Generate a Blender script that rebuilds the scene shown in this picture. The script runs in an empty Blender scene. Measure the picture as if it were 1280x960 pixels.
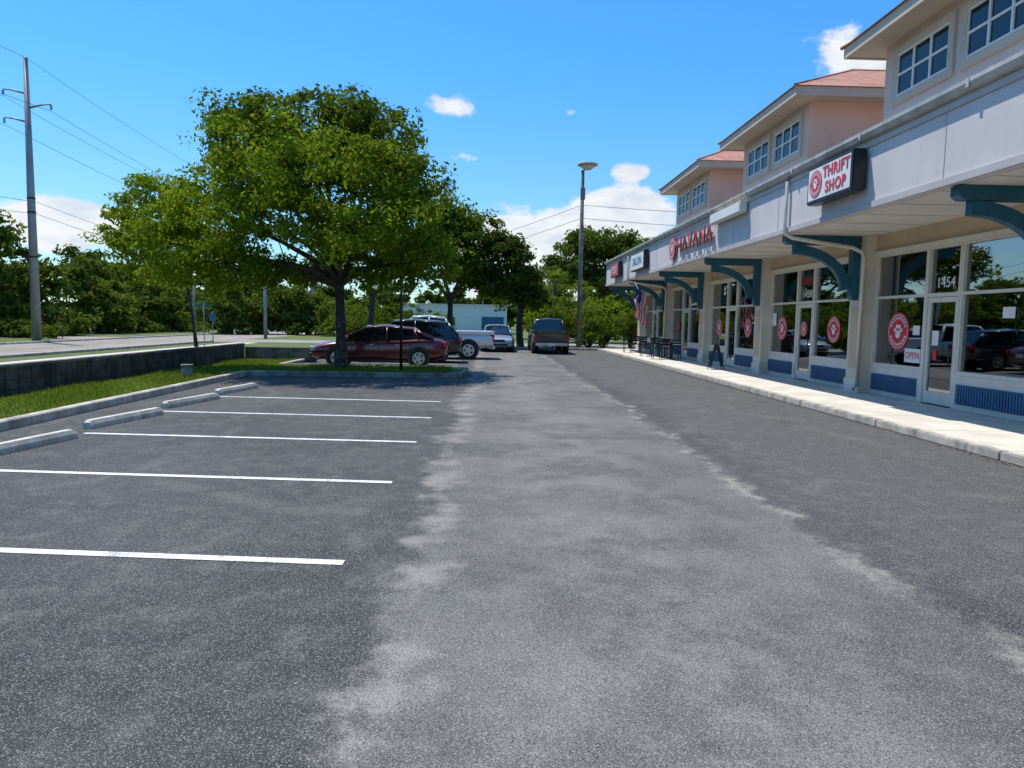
import bpy, bmesh, math, random
import numpy as np
from mathutils import Vector, Matrix
R=math.radians
random.seed(4)
scene=bpy.context.scene
COL=scene.collection
# ------------------------------------------------------------------ node helper
class NT:
    def __init__(s,tree): s.t=tree; s.n=tree.nodes; s.l=tree.links
    def _set(s,sock,v):
        if v is None: return
        if isinstance(v,bpy.types.NodeSocket): s.l.new(v,sock)
        else:
            try: sock.default_value=v
            except Exception:
                sock.default_value=(v[0],v[1],v[2],1.0)
    def math(s,op,a,b=None,c=None,clamp=False):
        n=s.n.new('ShaderNodeMath'); n.operation=op; n.use_clamp=clamp
        s._set(n.inputs[0],a); s._set(n.inputs[1],b); s._set(n.inputs[2],c); return n.outputs[0]
    def vmath(s,op,a,b=None,out=0):
        n=s.n.new('ShaderNodeVectorMath'); n.operation=op
        s._set(n.inputs[0],a); s._set(n.inputs[1],b)
        return n.outputs[out]
    def pos(s): return s.n.new('ShaderNodeNewGeometry').outputs['Position']
    def noise(s,vec,scale,detail=3,rough=.5,dist=0):
        n=s.n.new('ShaderNodeTexNoise'); s._set(n.inputs['Vector'],vec)
        n.inputs['Scale'].default_value=scale; n.inputs['Detail'].default_value=detail
        n.inputs['Roughness'].default_value=rough; n.inputs['Distortion'].default_value=dist
        return n.outputs['Fac']
    def voro(s,vec,scale,feat='F1'):
        n=s.n.new('ShaderNodeTexVoronoi'); n.feature=feat; s._set(n.inputs['Vector'],vec); n.inputs['Scale'].default_value=scale
        return n.outputs
    def ss(s,v,a,b,t0=0.,t1=1.):
        n=s.n.new('ShaderNodeMapRange'); n.interpolation_type='SMOOTHSTEP'
        s._set(n.inputs[0],v); n.inputs[1].default_value=a; n.inputs[2].default_value=b
        n.inputs[3].default_value=t0; n.inputs[4].default_value=t1; return n.outputs[0]
    def mix(s,f,a,b,mode='MIX'):
        n=s.n.new('ShaderNodeMix'); n.data_type='RGBA'; n.blend_type=mode
        s._set(n.inputs[0],f)
        for sock,v in ((n.inputs[6],a),(n.inputs[7],b)):
            if isinstance(v,bpy.types.NodeSocket): s.l.new(v,sock)
            elif isinstance(v,(int,float)): sock.default_value=(v,v,v,1)
            else: sock.default_value=(v[0],v[1],v[2],1)
        return n.outputs[2]
    def sep(s,v):
        n=s.n.new('ShaderNodeSeparateXYZ'); s._set(n.inputs[0],v); return n.outputs
    def bump(s,h,strength=.3,dist=.02):
        n=s.n.new('ShaderNodeBump'); s._set(n.inputs['Height'],h)
        n.inputs['Strength'].default_value=strength; n.inputs['Distance'].default_value=dist; return n.outputs[0]
def newmat(name):
    m=bpy.data.materials.new(name); m.use_nodes=True
    t=NT(m.node_tree); b=m.node_tree.nodes['Principled BSDF']; return m,t,b
def mat(name,col,rough=.7,var=.12,scale=3.,bump=0.,bscale=60.,metal=0.,spec=None,dirt=0.,coat=0.):
    m,t,b=newmat(name)
    p=t.pos()
    n1=t.noise(p,scale,3,.6)
    c2=tuple(max(0,c*(1-var*1.6)) for c in col); c3=tuple(min(1,c*(1+var)) for c in col)
    c=t.mix(t.ss(n1,.3,.7),c2,c3)
    if dirt>0:
        d=t.noise(t.vmath('MULTIPLY',p,(3.,3.,.7)),1.3,4,.65)
        c=t.mix(t.math('MULTIPLY',t.ss(d,.5,.75),dirt),c,(.10,.09,.075))
    t.l.new(c,b.inputs['Base Color']); b.inputs['Roughness'].default_value=rough
    b.inputs['Metallic'].default_value=metal
    if spec is not None: b.inputs['Specular IOR Level'].default_value=spec
    if coat: b.inputs['Coat Weight'].default_value=coat; b.inputs['Coat Roughness'].default_value=.04
    if bump>0:
        t.l.new(t.bump(t.noise(p,bscale,2,.6),bump,.01),b.inputs['Normal'])
    return m
# ------------------------------------------------------------------ object helpers
def empty(name,loc=(0,0,0),rot=0):
    e=bpy.data.objects.new(name,None); e.location=loc; e.rotation_euler=(0,0,rot); COL.objects.link(e); return e
def link(me,name,m=None,parent=None,smooth=False):
    o=bpy.data.objects.new(name,me); COL.objects.link(o)
    if m is not None:
        for mm in (m if isinstance(m,(list,tuple)) else [m]): me.materials.append(mm)
    if smooth:
        me.polygons.foreach_set('use_smooth',[True]*len(me.polygons))
    if parent: o.parent=parent
    return o
def bm_obj(bm,name,m=None,parent=None,smooth=False):
    bmesh.ops.recalc_face_normals(bm,faces=bm.faces)
    me=bpy.data.meshes.new(name); bm.to_mesh(me); bm.free(); return link(me,name,m,parent,smooth)
def addbox(bm,x0,x1,y0,y1,z0,z1,mi=0):
    v=[bm.verts.new((x,y,z)) for z in (z0,z1) for y in (y0,y1) for x in (x0,x1)]
    for f in ((0,2,3,1),(4,5,7,6),(0,1,5,4),(2,6,7,3),(0,4,6,2),(1,3,7,5)):
        bm.faces.new([v[i] for i in f]).material_index=mi
def box(name,x0,x1,y0,y1,z0,z1,m,parent=None,bev=0.):
    bm=bmesh.new(); addbox(bm,x0,x1,y0,y1,z0,z1)
    if bev>0: bmesh.ops.bevel(bm,geom=bm.edges[:],offset=bev,segments=2,affect='EDGES')
    return bm_obj(bm,name,m,parent)
def boxes(name,lst,m,parent=None,bev=0.):
    bm=bmesh.new()
    for b in lst: addbox(bm,*b)
    if bev>0: bmesh.ops.bevel(bm,geom=bm.edges[:],offset=bev,segments=1,affect='EDGES')
    return bm_obj(bm,name,m,parent)
def tube(bm,pts,rad,sides=8,mi=0,cap=True):
    pts=[Vector(p) for p in pts]; rings=[]
    for i,p in enumerate(pts):
        d=(pts[min(i+1,len(pts)-1)]-pts[max(i-1,0)]).normalized()
        a=d.cross(Vector((0,0,1)));
        if a.length<.05: a=d.cross(Vector((1,0,0)))
        a.normalize(); b=d.cross(a).normalized()
        r=rad[i] if isinstance(rad,(list,tuple)) else rad
        rings.append([bm.verts.new(p+a*math.cos(2*math.pi*k/sides)*r+b*math.sin(2*math.pi*k/sides)*r) for k in range(sides)])
    for i in range(len(rings)-1):
        for k in range(sides):
            f=bm.faces.new((rings[i][k],rings[i][(k+1)%sides],rings[i+1][(k+1)%sides],rings[i+1][k])); f.material_index=mi; f.smooth=True
    if cap:
        bm.faces.new(rings[0]).material_index=mi; bm.faces.new(rings[-1][::-1]).material_index=mi
def disc(bm,c,ax,r,depth,seg=28,mi=0):
    c=Vector(c); ax=Vector(ax).normalized()
    tube(bm,[c-ax*depth/2,c+ax*depth/2],r,seg,mi)
def extr(name,poly,axis,a0,a1,m,parent=None):
    bm=bmesh.new()
    f=lambda p,a:(p[0],a,p[1]) if axis=='y' else ((a,p[0],p[1]) if axis=='x' else (p[0],p[1],a))
    v0=[bm.verts.new(f(p,a0)) for p in poly]; v1=[bm.verts.new(f(p,a1)) for p in poly]
    bm.faces.new(v0); bm.faces.new(v1[::-1])
    n=len(poly)
    for i in range(n): bm.faces.new((v0[i],v1[i],v1[(i+1)%n],v0[(i+1)%n]))
    return bm_obj(bm,name,m,parent)
def text(name,s,size,loc,m,parent,rot=(R(90),0,R(-90)),ext=.01,align='CENTER',bold=0.,sx=1.,sp=1.):
    c=bpy.data.curves.new(name,'FONT'); c.body=s; c.size=size; c.extrude=ext; c.align_x=align; c.align_y='CENTER'; c.offset=bold
    c.space_character=sp
    c.materials.append(m)
    o=bpy.data.objects.new(name,c); COL.objects.link(o); o.location=loc; o.rotation_euler=rot; o.parent=parent; o.scale=(sx,1,1); return o
def sweep_rect(name,pts,w,h,m,z0=0.,parent=None,closed=False,bev=.02):
    bm=bmesh.new(); n=len(pts); rings=[]
    P=[Vector((p[0],p[1],0)) for p in pts]
    for i in range(n):
        if closed: d=(P[(i+1)%n]-P[i-1]).normalized()
        else: d=(P[min(i+1,n-1)]-P[max(i-1,0)]).normalized()
        s=Vector((d.y,-d.x,0))
        prof=[(-w/2,0),(-w/2,h-bev),(-w/2+bev,h),(w/2-bev,h),(w/2,h-bev),(w/2,0)]
        rings.append([bm.verts.new(P[i]+s*a+Vector((0,0,z0+b))) for a,b in prof])
    m_=n if closed else n-1
    for i in range(m_):
        A=rings[i];B=rings[(i+1)%n]
        for k in range(6): bm.faces.new((A[k],A[(k+1)%6],B[(k+1)%6],B[k]))
    if not closed: bm.faces.new(rings[0]); bm.faces.new(rings[-1][::-1])
    return bm_obj(bm,name,m,parent)
def sheet(name,poly,z,m):
    bm=bmesh.new(); bm.faces.new([bm.verts.new((x,y,z)) for x,y in poly])
    me=bpy.data.meshes.new(name); bm.normal_update()
    for f in bm.faces:
        if f.normal.z<0: f.normal_flip()
    bm.to_mesh(me); bm.free(); return link(me,name,m)

# ------------------------------------------------------------------ world
SUNV=Vector((-.32,.30,1.0)).normalized()
el=math.asin(SUNV.z); az=math.atan2(SUNV.x,SUNV.y)
w=bpy.data.worlds.new("World"); scene.world=w; w.use_nodes=True
t=NT(w.node_tree); bg=w.node_tree.nodes['Background']
sky=t.n.new('ShaderNodeTexSky'); sky.sky_type='NISHITA'; sky.sun_disc=False
sky.sun_elevation=el; sky.sun_rotation=az; sky.air_density=1.0; sky.dust_density=.3; sky.ozone_density=2.5
d=t.vmath('NORMALIZE',t.n.new('ShaderNodeTexCoord').outputs['Generated'])
dz=t.sep(d)[2]
skc=t.mix(1.,sky.outputs[0],t.mix(t.ss(dz,.0,.36),(.74,.98,1.08),(.40,1.04,1.50)),'MULTIPLY')
nz=t.noise(t.vmath('MULTIPLY',d,(1,1,1.7)),11.,5,.62,.2)
def dirv(a,e): a=R(a);e=R(e); return (math.sin(a)*math.cos(e),math.cos(a)*math.cos(e),math.sin(e))
msk=None
for a,e,rx,rz,s in ((5.5,4.8,.21,.10,1.7),(9.6,8.2,.12,.055,1.45),(10.4,11.5,.05,.022,1.0),(-3.2,16,.055,.024,.66),(-1.8,12.4,.05,.018,.62),
                    (6.2,15.6,.022,.014,.66),(-30,5.8,.13,.055,1.15),(26.,18.,.09,.045,1.),
                    (110,25,.5,.2,.8),(-74,14,.5,.14,1.1)):
    q=t.vmath('MULTIPLY',t.vmath('SUBTRACT',d,dirv(a,e)),(1/rx,1/rx,1/rz))
    ln=t.vmath('LENGTH',q,out=1)
    g=t.math('MULTIPLY',t.ss(ln,0.,1.25,1.,0.),s)
    msk=g if msk is None else t.math('MAXIMUM',msk,g)
cl=t.math('ADD',t.math('MULTIPLY',msk,.5),nz)
fac=t.math('MULTIPLY',t.ss(cl,.76,.92),t.ss(msk,0.,.12))
shade=t.ss(t.noise(t.vmath('ADD',t.vmath('MULTIPLY',d,(1,1,2.4)),(0,0,.05)),16.,3,.6),.3,.62)
cc=t.mix(shade,(5.2,5.6,6.2),(6.9,6.9,7.0))
t.l.new(t.mix(t.math('MULTIPLY',fac,.94),skc,cc),bg.inputs['Color'])
bg.inputs['Strength'].default_value=.14
sl=bpy.data.lights.new('sun','SUN'); sl.energy=5.; sl.angle=R(.5); sl.color=(1,.95,.86)
so=bpy.data.objects.new('sun',sl); COL.objects.link(so); so.rotation_euler=SUNV.to_track_quat('Z','Y').to_euler(); so.location=(0,0,40)
# ------------------------------------------------------------------ camera
psi=math.atan(29.3/900); th=R(4.99); rl=.017
f=Vector((math.sin(psi)*math.cos(th),math.cos(psi)*math.cos(th),-math.sin(th)))
r0=Vector((math.cos(psi),-math.sin(psi),0)); u0=r0.cross(f)
rr=r0*math.cos(rl)+u0*math.sin(rl); uu=u0*math.cos(rl)-r0*math.sin(rl)
M=Matrix((( rr.x,uu.x,-f.x,0),(rr.y,uu.y,-f.y,0),(rr.z,uu.z,-f.z,1.7),(0,0,0,1)))
cam=bpy.data.cameras.new('camera'); cam.lens=25.3; cam.sensor_width=36; cam.clip_end=3000; cam.clip_start=.05
co=bpy.data.objects.new('camera',cam); COL.objects.link(co); co.matrix_world=M; scene.camera=co
scene.view_settings.view_transform='Standard'; scene.view_settings.look='None'; scene.view_settings.exposure=0

# ------------------------------------------------------------------ materials
kerbm=mat('kerb_concrete',(.52,.47,.39),.9,.18,3.,.6,60,dirt=.6)
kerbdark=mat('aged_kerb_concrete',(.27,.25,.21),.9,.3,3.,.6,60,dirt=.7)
stopm=mat('wheel_stop_concrete',(.60,.54,.44),.9,.15,5.,.6,60,dirt=.4)
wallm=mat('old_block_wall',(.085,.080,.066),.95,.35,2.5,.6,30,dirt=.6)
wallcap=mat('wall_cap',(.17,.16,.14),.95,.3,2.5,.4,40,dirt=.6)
fascm=mat('lavender_stucco',(.64,.60,.585),.85,.04,.8,.25,120,dirt=.10)
fascb=mat('fascia_trim',(.52,.48,.46),.8,.06,1.)
creamm=mat('cream_stucco',(.68,.60,.47),.85,.06,1.,.25,120)
beigem=mat('beige_band',(.56,.44,.30),.85,.06,1.,.25,120)
soffm=mat('soffit_white',(.74,.70,.62),.8,.05,.7,.2,50)
peachm=mat('peach_stucco',(.84,.53,.41),.85,.05,.8,.3,100)
mauvem=mat('mauve_stucco',(.68,.56,.50),.85,.05,.8,.3,100)
trimm=mat('tan_trim',(.62,.49,.38),.7,.05,1.)
tealm=mat('teal_paint',(.012,.105,.16),.5,.12,3.)
bluem=mat('blue_panel',(.03,.13,.25),.5,.1,3.)
framem=mat('storefront_frame',(.74,.68,.58),.45,.05,4.)
whitem=mat('white_paint',(.80,.80,.77),.5,.04,3.)
gutm=mat('gutter_metal',(.50,.47,.41),.5,.15,2.,dirt=.3)
blackm=mat('black_plastic',(.015,.015,.016),.4,.1,5.)
tyrem=mat('tyre_rubber',(.018,.018,.018),.85,.1,8.)
rimm=mat('alloy',(.45,.45,.47),.3,.05,5.,metal=.8)
redm=mat('sign_red',(.62,.025,.045),.4,.05,5.)
redletter=mat('letter_red',(.30,.045,.045),.45,.05,5.)
steelm=mat('galvanised_steel',(.28,.29,.30),.5,.12,1.5,metal=.2)
woodpole=mat('weathered_pole',(.20,.18,.155),.9,.2,2.,.5,20)
greenm=mat('sign_green',(.01,.16,.07),.4,.05,4.)
wirem=mat('wire',(.03,.03,.03),.6,.05,1.)
bark=mat('bark',(.085,.07,.055),.95,.4,8.,1.,25)
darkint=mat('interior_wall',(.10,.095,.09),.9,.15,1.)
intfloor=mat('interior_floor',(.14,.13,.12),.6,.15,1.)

def glassmat(name,tint,minr,dark=False,wav=.06):
    m,t,b=newmat(name); out=m.node_tree.nodes['Material Output']
    fr=t.n.new('ShaderNodeFresnel'); fr.inputs[0].default_value=1.5
    gl=t.n.new('ShaderNodeBsdfGlossy'); gl.inputs['Roughness'].default_value=.015; gl.inputs['Color'].default_value=(.85,.88,.9,1)
    if wav: tn=t.bump(t.noise(t.pos(),.9,1,.5),wav,.05); t.l.new(tn,gl.inputs['Normal'])
    tr=t.n.new('ShaderNodeBsdfDiffuse' if dark else 'ShaderNodeBsdfTransparent')
    tr.inputs['Color'].default_value=(*tint,1)
    mx=t.n.new('ShaderNodeMixShader')
    t.l.new(t.math('ADD',t.math('MULTIPLY',fr.outputs[0],.9),minr),mx.inputs[0])
    t.l.new(tr.outputs[0],mx.inputs[1]); t.l.new(gl.outputs[0],mx.inputs[2]); t.l.new(mx.outputs[0],out.inputs[0]); return m
glassm=glassmat('shop_glass',(.34,.37,.39),.27)
dglass=glassmat('dark_glass',(.012,.014,.018),.01,True)
carglass=glassmat('car_glass',(.012,.014,.016),.06,True,0)

def asphalt():
    m,t,b=newmat('asphalt'); p=t.pos()
    x,y,z=t.sep(p)
    wob=t.math('MULTIPLY',t.math('SUBTRACT',t.noise(p,.45,4,.62),.5),.9)
    fine=t.noise(p,3.6,5,.72)
    wob2=t.math('MULTIPLY',t.math('SUBTRACT',fine,.5),.55)
    xw=t.math('ADD',t.math('ADD',x,wob),wob2)
    lane=t.math('MULTIPLY',t.ss(xw,-.68,-.48),t.ss(xw,2.62,2.75,1.,0.))
    big=t.noise(p,.45,4,.6)
    dark=t.mix(t.ss(big,.35,.65),(.047,.047,.047),(.073,.072,.070))
    lt=t.mix(t.ss(big,.38,.62),(.100,.097,.091),(.165,.158,.145))
    rt=t.mix(t.ss(xw,2.9,3.6),dark,(.082,.080,.077))
    c=t.mix(t.math('MULTIPLY',lane,.94),rt,lt)
    dn=t.ss(t.noise(t.vmath('ADD',p,(3.,3.,0)),1.2,5,.7),.42,.60)
    def streak(cx,wd,amt):
        a=t.math('ABSOLUTE',t.math('SUBTRACT',xw,cx))
        return t.math('MULTIPLY',t.math('MULTIPLY',t.ss(a,0.,wd,1.,0.),dn),amt)
    s=t.math('MAXIMUM',streak(2.72,.17,.95),streak(-.45,.32,.85))
    s=t.math('MAXIMUM',s,streak(1.0,1.6,.40))
    c=t.mix(s,c,(.31,.285,.25))
    c=t.mix(t.math('MULTIPLY',t.ss(fine,.46,.72),.36),c,(.20,.19,.172))
    v2=t.voro(t.vmath('ADD',t.vmath('MULTIPLY',p,(1.,.55,1.)),(.35,.1,0)),.42,'DISTANCE_TO_EDGE')
    ed=t.math('ADD',v2[0],t.math('MULTIPLY',t.math('SUBTRACT',fine,.5),.09))
    c=t.mix(t.math('MULTIPLY',t.ss(ed,.0,.05,1.,0.),t.math('MULTIPLY',dn,.22)),c,(.24,.23,.21))
    ag=t.noise(p,150.,1,.6)
    ag2=t.noise(p,60.,2,.7)
    c=t.mix(t.ss(ag,.58,.68,0.,.62),c,(.44,.42,.39))
    c=t.mix(t.ss(ag,.34,.45,.75,0.),c,(.018,.018,.017))
    c=t.mix(t.ss(ag2,.60,.72,0.,.4),c,(.34,.33,.30))
    v=t.voro(p,.5)
    oil=t.math('MULTIPLY',t.ss(v[0],.04,.16,1.,0.),t.ss(big,.45,.6))
    c=t.mix(t.math('MULTIPLY',oil,.45),c,(.025,.025,.026))
    t.l.new(c,b.inputs['Base Color']); b.inputs['Roughness'].default_value=.92; b.inputs['Specular IOR Level'].default_value=.25
    t.l.new(t.bump(t.math('ADD',ag,ag2),.5,.006),b.inputs['Normal']); return m
asphm=asphalt()
def paintline():
    m,t,b=newmat('worn_line_paint'); p=t.pos()
    n=t.noise(p,60.,3,.7); n2=t.noise(p,4.,3,.6)
    c=t.mix(t.math('MULTIPLY',t.ss(t.math('ADD',n,t.math('MULTIPLY',n2,.5)),.76,.90),.8),(.80,.78,.74),(.13,.13,.13))
    t.l.new(c,b.inputs['Base Color']); b.inputs['Roughness'].default_value=.7
    t.l.new(t.bump(t.noise(p,150.,2),.4,.004),b.inputs['Normal']); return m
linem=paintline()
def sidewalkm():
    m,t,b=newmat('sidewalk_concrete'); p=t.pos(); x,y,z=t.sep(p)
    c=t.mix(t.ss(t.noise(p,1.2,4,.6),.3,.7),(.55,.51,.43),(.69,.64,.55))
    j=t.math('PINGPONG',y,.9)
    c=t.mix(t.ss(j,.008,.02,.8,0.),c,(.12,.11,.09))
    c=t.mix(t.math('MULTIPLY',t.ss(t.noise(p,7.,4,.7),.55,.75),.4),c,(.28,.25,.21))
    t.l.new(c,b.inputs['Base Color']); b.inputs['Roughness'].default_value=.9
    t.l.new(t.bump(t.noise(p,90.,2),.3,.005),b.inputs['Normal']); return m
swm=sidewalkm()
def grassm_():
    m,t,b=newmat('grass_ground'); p=t.pos()
    c=t.mix(t.ss(t.noise(p,.35,4,.65),.35,.65),(.085,.13,.022),(.16,.18,.05))
    c=t.mix(t.math('MULTIPLY',t.ss(t.noise(p,1.7,4,.7),.52,.72),.6),c,(.22,.19,.10))
    c=t.mix(t.math('MULTIPLY',t.ss(t.noise(p,22.,3,.7),.4,.7),.45),c,(.035,.065,.012))
    t.l.new(c,b.inputs['Base Color']); b.inputs['Roughness'].default_value=.95
    t.l.new(t.bump(t.noise(p,30.,3,.7),.8,.05),b.inputs['Normal']); return m
grm=grassm_()
roadm=mat('road_asphalt_pale',(.30,.265,.225),.9,.12,.5,.3,60)
def leafm(name,c1,c2,c3,trans=.35):
    m,t,b=newmat(name); out=m.node_tree.nodes['Material Output']
    m.node_tree.nodes.remove(b)
    g=t.n.new('ShaderNodeNewGeometry'); rnd=g.outputs['Random Per Island']
    c=t.mix(rnd,c1,c2)
    c=t.mix(t.ss(t.noise(g.outputs['Position'],.55,1,.6),.42,.66),c,c3)
    df=t.n.new('ShaderNodeBsdfDiffuse'); t.l.new(c,df.inputs[0])
    tr=t.n.new('ShaderNodeBsdfTranslucent'); t.l.new(t.mix(.5,c,(.30,.38,.02)),tr.inputs[0])
    mx=t.n.new('ShaderNodeMixShader'); mx.inputs[0].default_value=trans
    t.l.new(df.outputs[0],mx.inputs[1]); t.l.new(tr.outputs[0],mx.inputs[2]); t.l.new(mx.outputs[0],out.inputs[0]); return m
leafA=leafm('oak_leaves_bright',(.12,.18,.012),(.25,.31,.03),(.17,.25,.018),.46)
leafB=leafm('oak_leaves_dark',(.055,.092,.012),(.125,.165,.026),(.08,.125,.016),.36)
leafC=leafm('hedge_leaves',(.08,.13,.012),(.18,.23,.04),(.13,.19,.025),.38)
leafD=leafm('woodland_leaves',(.03,.052,.012),(.085,.115,.03),(.05,.08,.016),.28)
leafE=leafm('woodland_leaves_light',(.05,.08,.014),(.13,.16,.04),(.09,.125,.02),.32)
grassblade=leafm('grass_blades',(.10,.16,.02),(.20,.25,.045),(.15,.22,.03),.35)

# ------------------------------------------------------------------ ground
sheet('ground',[(-1200,-600),(1200,-600),(1200,1600),(-1200,1600)],0,grm)
sheet('parking_lot_asphalt',[(-7.0,-30),(6.62,-30),(6.62,43.8),(-7.0,43.8)],.004,asphm)
sheet('side_road',[(-40,49),(-3,49),(30,52),(60,54),(60,60),(30,58),(-3,55),(-40,55)],.004,roadm)
sheet('road',[(-25.6,-200),(-18.3,-200),(-18.3,60),(-17.5,120),(-8,260),(-15,265),(-24.8,122),(-25.6,60)],.008,roadm)
sweep_rect('road_kerb',[(-18.2,-200),(-18.2,48)],.18,.12,kerbm)
sweep_rect('road_kerb',[(-25.7,-200),(-25.7,120)],.18,.12,kerbm)
sheet('footpath',[(-16.6,-100),(-15.2,-100),(-15.2,48),(-16.6,48)],.006,swm)
ylm=mat('yellow_line',(.5,.33,.04),.7,.1,3.)
for xx in (-21.85,-22.1): sheet('road_marking',[(xx-.06,-150),(xx+.06,-150),(xx+.06,60),(xx-.06,60)],.013,ylm)
for k in range(-3,5):
    y=4.91+2.5*k; yl=y+.43; x1=-5.75
    sheet('parking_stall_line',[(-.99,y-.05),(-.99,y+.05),(x1,yl+.05),(x1,yl-.05)],.009,linem)
for k in range(0,7):
    y=27.75+2.7*(k-1)
    if y>42.5 : continue
    sheet('parking_stall_line',[(-1.2,y-.05),(-1.2,y+.05),(-6.3,y+.35),(-6.3,y+.25)],.009,linem)
def wheel_stop(x,y,rot,L=1.85):
    prof=[(-.085,0),(-.08,.07),(-.05,.125),(.05,.125),(.08,.07),(.085,0)]
    bm=bmesh.new(); rings=[]
    for yy,s in ((-L/2,.72),(-L/2+.05,1),(-L/4,1),(0,1),(L/4,1),(L/2-.05,1),(L/2,.72)):
        rings.append([bm.verts.new((a*(.85+.15*s),yy,b*s)) for a,b in prof])
    for i in range(len(rings)-1):
        for k in range(6): bm.faces.new((rings[i][k],rings[i][(k+1)%6],rings[i+1][(k+1)%6],rings[i+1][k]))
    bm.faces.new(rings[0]); bm.faces.new(rings[-1][::-1])
    o=bm_obj(bm,'wheel_stop',stopm); o.location=(x,y,.005); o.rotation_euler=(0,0,rot)
for i,y in enumerate((4.1,6.6,9.1,11.6,14.1,16.5)): wheel_stop(-5.88+.03*i,y,R(-8+random.uniform(-3,2)),1.7)
sweep_rect('kerb',[(-7.05,-30+i*3) for i in range(17)]+[(-7.05,20.95)],.17,.15,kerbm)
isl=[(-7.05,21.0)]+[(-7.0+k*.55,21.05) for k in range(1,10)]
for a in range(-90,91,15): isl.append((-1.5+.75*math.cos(R(a)),21.9+.85*math.sin(R(a)) if a<0 else 23.6+.85*math.sin(R(a))))
isl+=[(-3,24.45),(-5,24.45),(-7.05,24.45)]
sweep_rect('island_kerb',isl,.16,.15,kerbdark)
bm=bmesh.new(); bm.faces.new([bm.verts.new((x,y,.11)) for x,y in [(-7.3,21.0)]+isl+[(-7.3,24.45)]]); bm_obj(bm,'island_grass_bed',grm)
box('grass_verge',-9.25,-7.12,-30,27.6,-.1,.10,grm)
box('grass_verge',-9.25,-7.02,27.8,43.8,-.1,.10,grm)
sweep_rect('kerb',[(-7.05,24.6),(-7.05,43.8),(6.5,43.8)],.16,.15,kerbm)
g=empty('retaining_wall')
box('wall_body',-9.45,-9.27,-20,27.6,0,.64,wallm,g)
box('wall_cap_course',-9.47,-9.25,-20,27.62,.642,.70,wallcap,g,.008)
box('wall_return',-9.26,-6.6,27.62,27.8,.0,.56,wallcap,g)
boxes('wall_joints',[(-9.268,-9.262,-20+k*.41,-20+k*.41+.008,.02,.62) for k in range(115)]+[(-9.268,-9.262,-20,27.6,z,z+.007) for z in (.2,.4)],blackm,g)
boxes('wall_pilasters',[(-9.27,-9.20,y,y+.3,0,.63) for y in np.arange(-18,27,5.)],wallm,g)

def blades(name,areas,n,z,hmin,hmax,m,seed):
    rng=np.random.default_rng(seed); A=np.array([(a[1]-a[0])*(a[3]-a[2]) for a in areas]); V=[]
    for a,cnt in zip(areas,(n*A/A.sum()).astype(int)):
        x=rng.uniform(a[0],a[1],cnt); y=rng.uniform(a[2],a[3],cnt); h=rng.uniform(hmin,hmax,cnt)*(.6+.8*(np.sin(x*2.1+y*1.3)*.5+.5)); an=rng.uniform(0,6.28,cnt)
        wd=.014
        dx=np.cos(an)*wd;dy=np.sin(an)*wd; lx=rng.normal(0,.03,cnt); ly=rng.normal(0,.03,cnt)
        zz=np.full(cnt,z)
        V.append(np.stack([np.stack([x-dx,y-dy,zz],1),np.stack([x+dx,y+dy,zz],1),np.stack([x+lx,y+ly,zz+h],1)],1))
    V=np.concatenate(V).reshape(-1,3); N=len(V)//3
    me=bpy.data.meshes.new(name); me.vertices.add(len(V)); me.vertices.foreach_set('co',V.ravel())
    me.loops.add(N*3); me.loops.foreach_set('vertex_index',np.arange(N*3,dtype=np.int32))
    me.polygons.add(N); me.polygons.foreach_set('loop_start',np.arange(0,N*3,3,dtype=np.int32)); me.update(calc_edges=True)
    return link(me,name,m)
blades('grass',[(-9.2,-7.15,6,27.4),(-7.1,-1.2,21.2,24.3)],42000,.10,.03,.09,grassblade,3)

box('sidewalk',6.78,9.1,-12,44,0,.13,swm)
g=empty('sidewalk_kerb')
for i in range(19):
    y0=-12+i*3.0; box('kerb_block',6.62,6.775,y0+.006,y0+2.994,0,.135,kerbm,g,.018)
rng=np.random.default_rng(8); bm=bmesh.new()
for i in range(2800):
    if i<2650: y=rng.uniform(6,36); x=6.60-abs(rng.normal(0,.09))
    else: y=rng.uniform(7,24); x=rng.uniform(-6.8,6.4)
    s=rng.uniform(.008,.022); a=rng.uniform(0,6.28)
    v=[bm.verts.new((x+s*math.cos(a+q)*k,y+s*math.sin(a+q)*k,.010+rng.uniform(0,.012))) for q,k in ((0,1),(1.57,.5),(3.14,1),(4.71,.5))]
    bm.faces.new(v)
bm_obj(bm,'leaf_litter',mat('dry_leaves',(.15,.09,.045),.9,.4,20.))

# ------------------------------------------------------------------ trees
def leafmesh(name,C,N,size,rng,m,parent=None,elong=.5):
    n=len(C)
    up=rng.normal(size=(n,3)); up/=np.linalg.norm(up,axis=1)[:,None]
    nn=N*.75+up*.75+np.array([0,0,.25]); nn/=np.linalg.norm(nn,axis=1)[:,None]
    r=rng.normal(size=(n,3)); a=np.cross(nn,r); a/=np.linalg.norm(a,axis=1)[:,None]; b=np.cross(nn,a)
    s=(size*rng.uniform(.6,1.3,n))[:,None]
    V=np.stack([C+a*s,C+b*s*elong,C-a*s,C-b*s*elong],1).reshape(-1,3)
    me=bpy.data.meshes.new(name); me.vertices.add(n*4); me.vertices.foreach_set('co',V.ravel())
    me.loops.add(n*4); me.loops.foreach_set('vertex_index',np.arange(n*4,dtype=np.int32))
    me.polygons.add(n); me.polygons.foreach_set('loop_start',np.arange(0,n*4,4,dtype=np.int32)); me.update(calc_edges=True)
    return link(me,name,m,parent)
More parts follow.
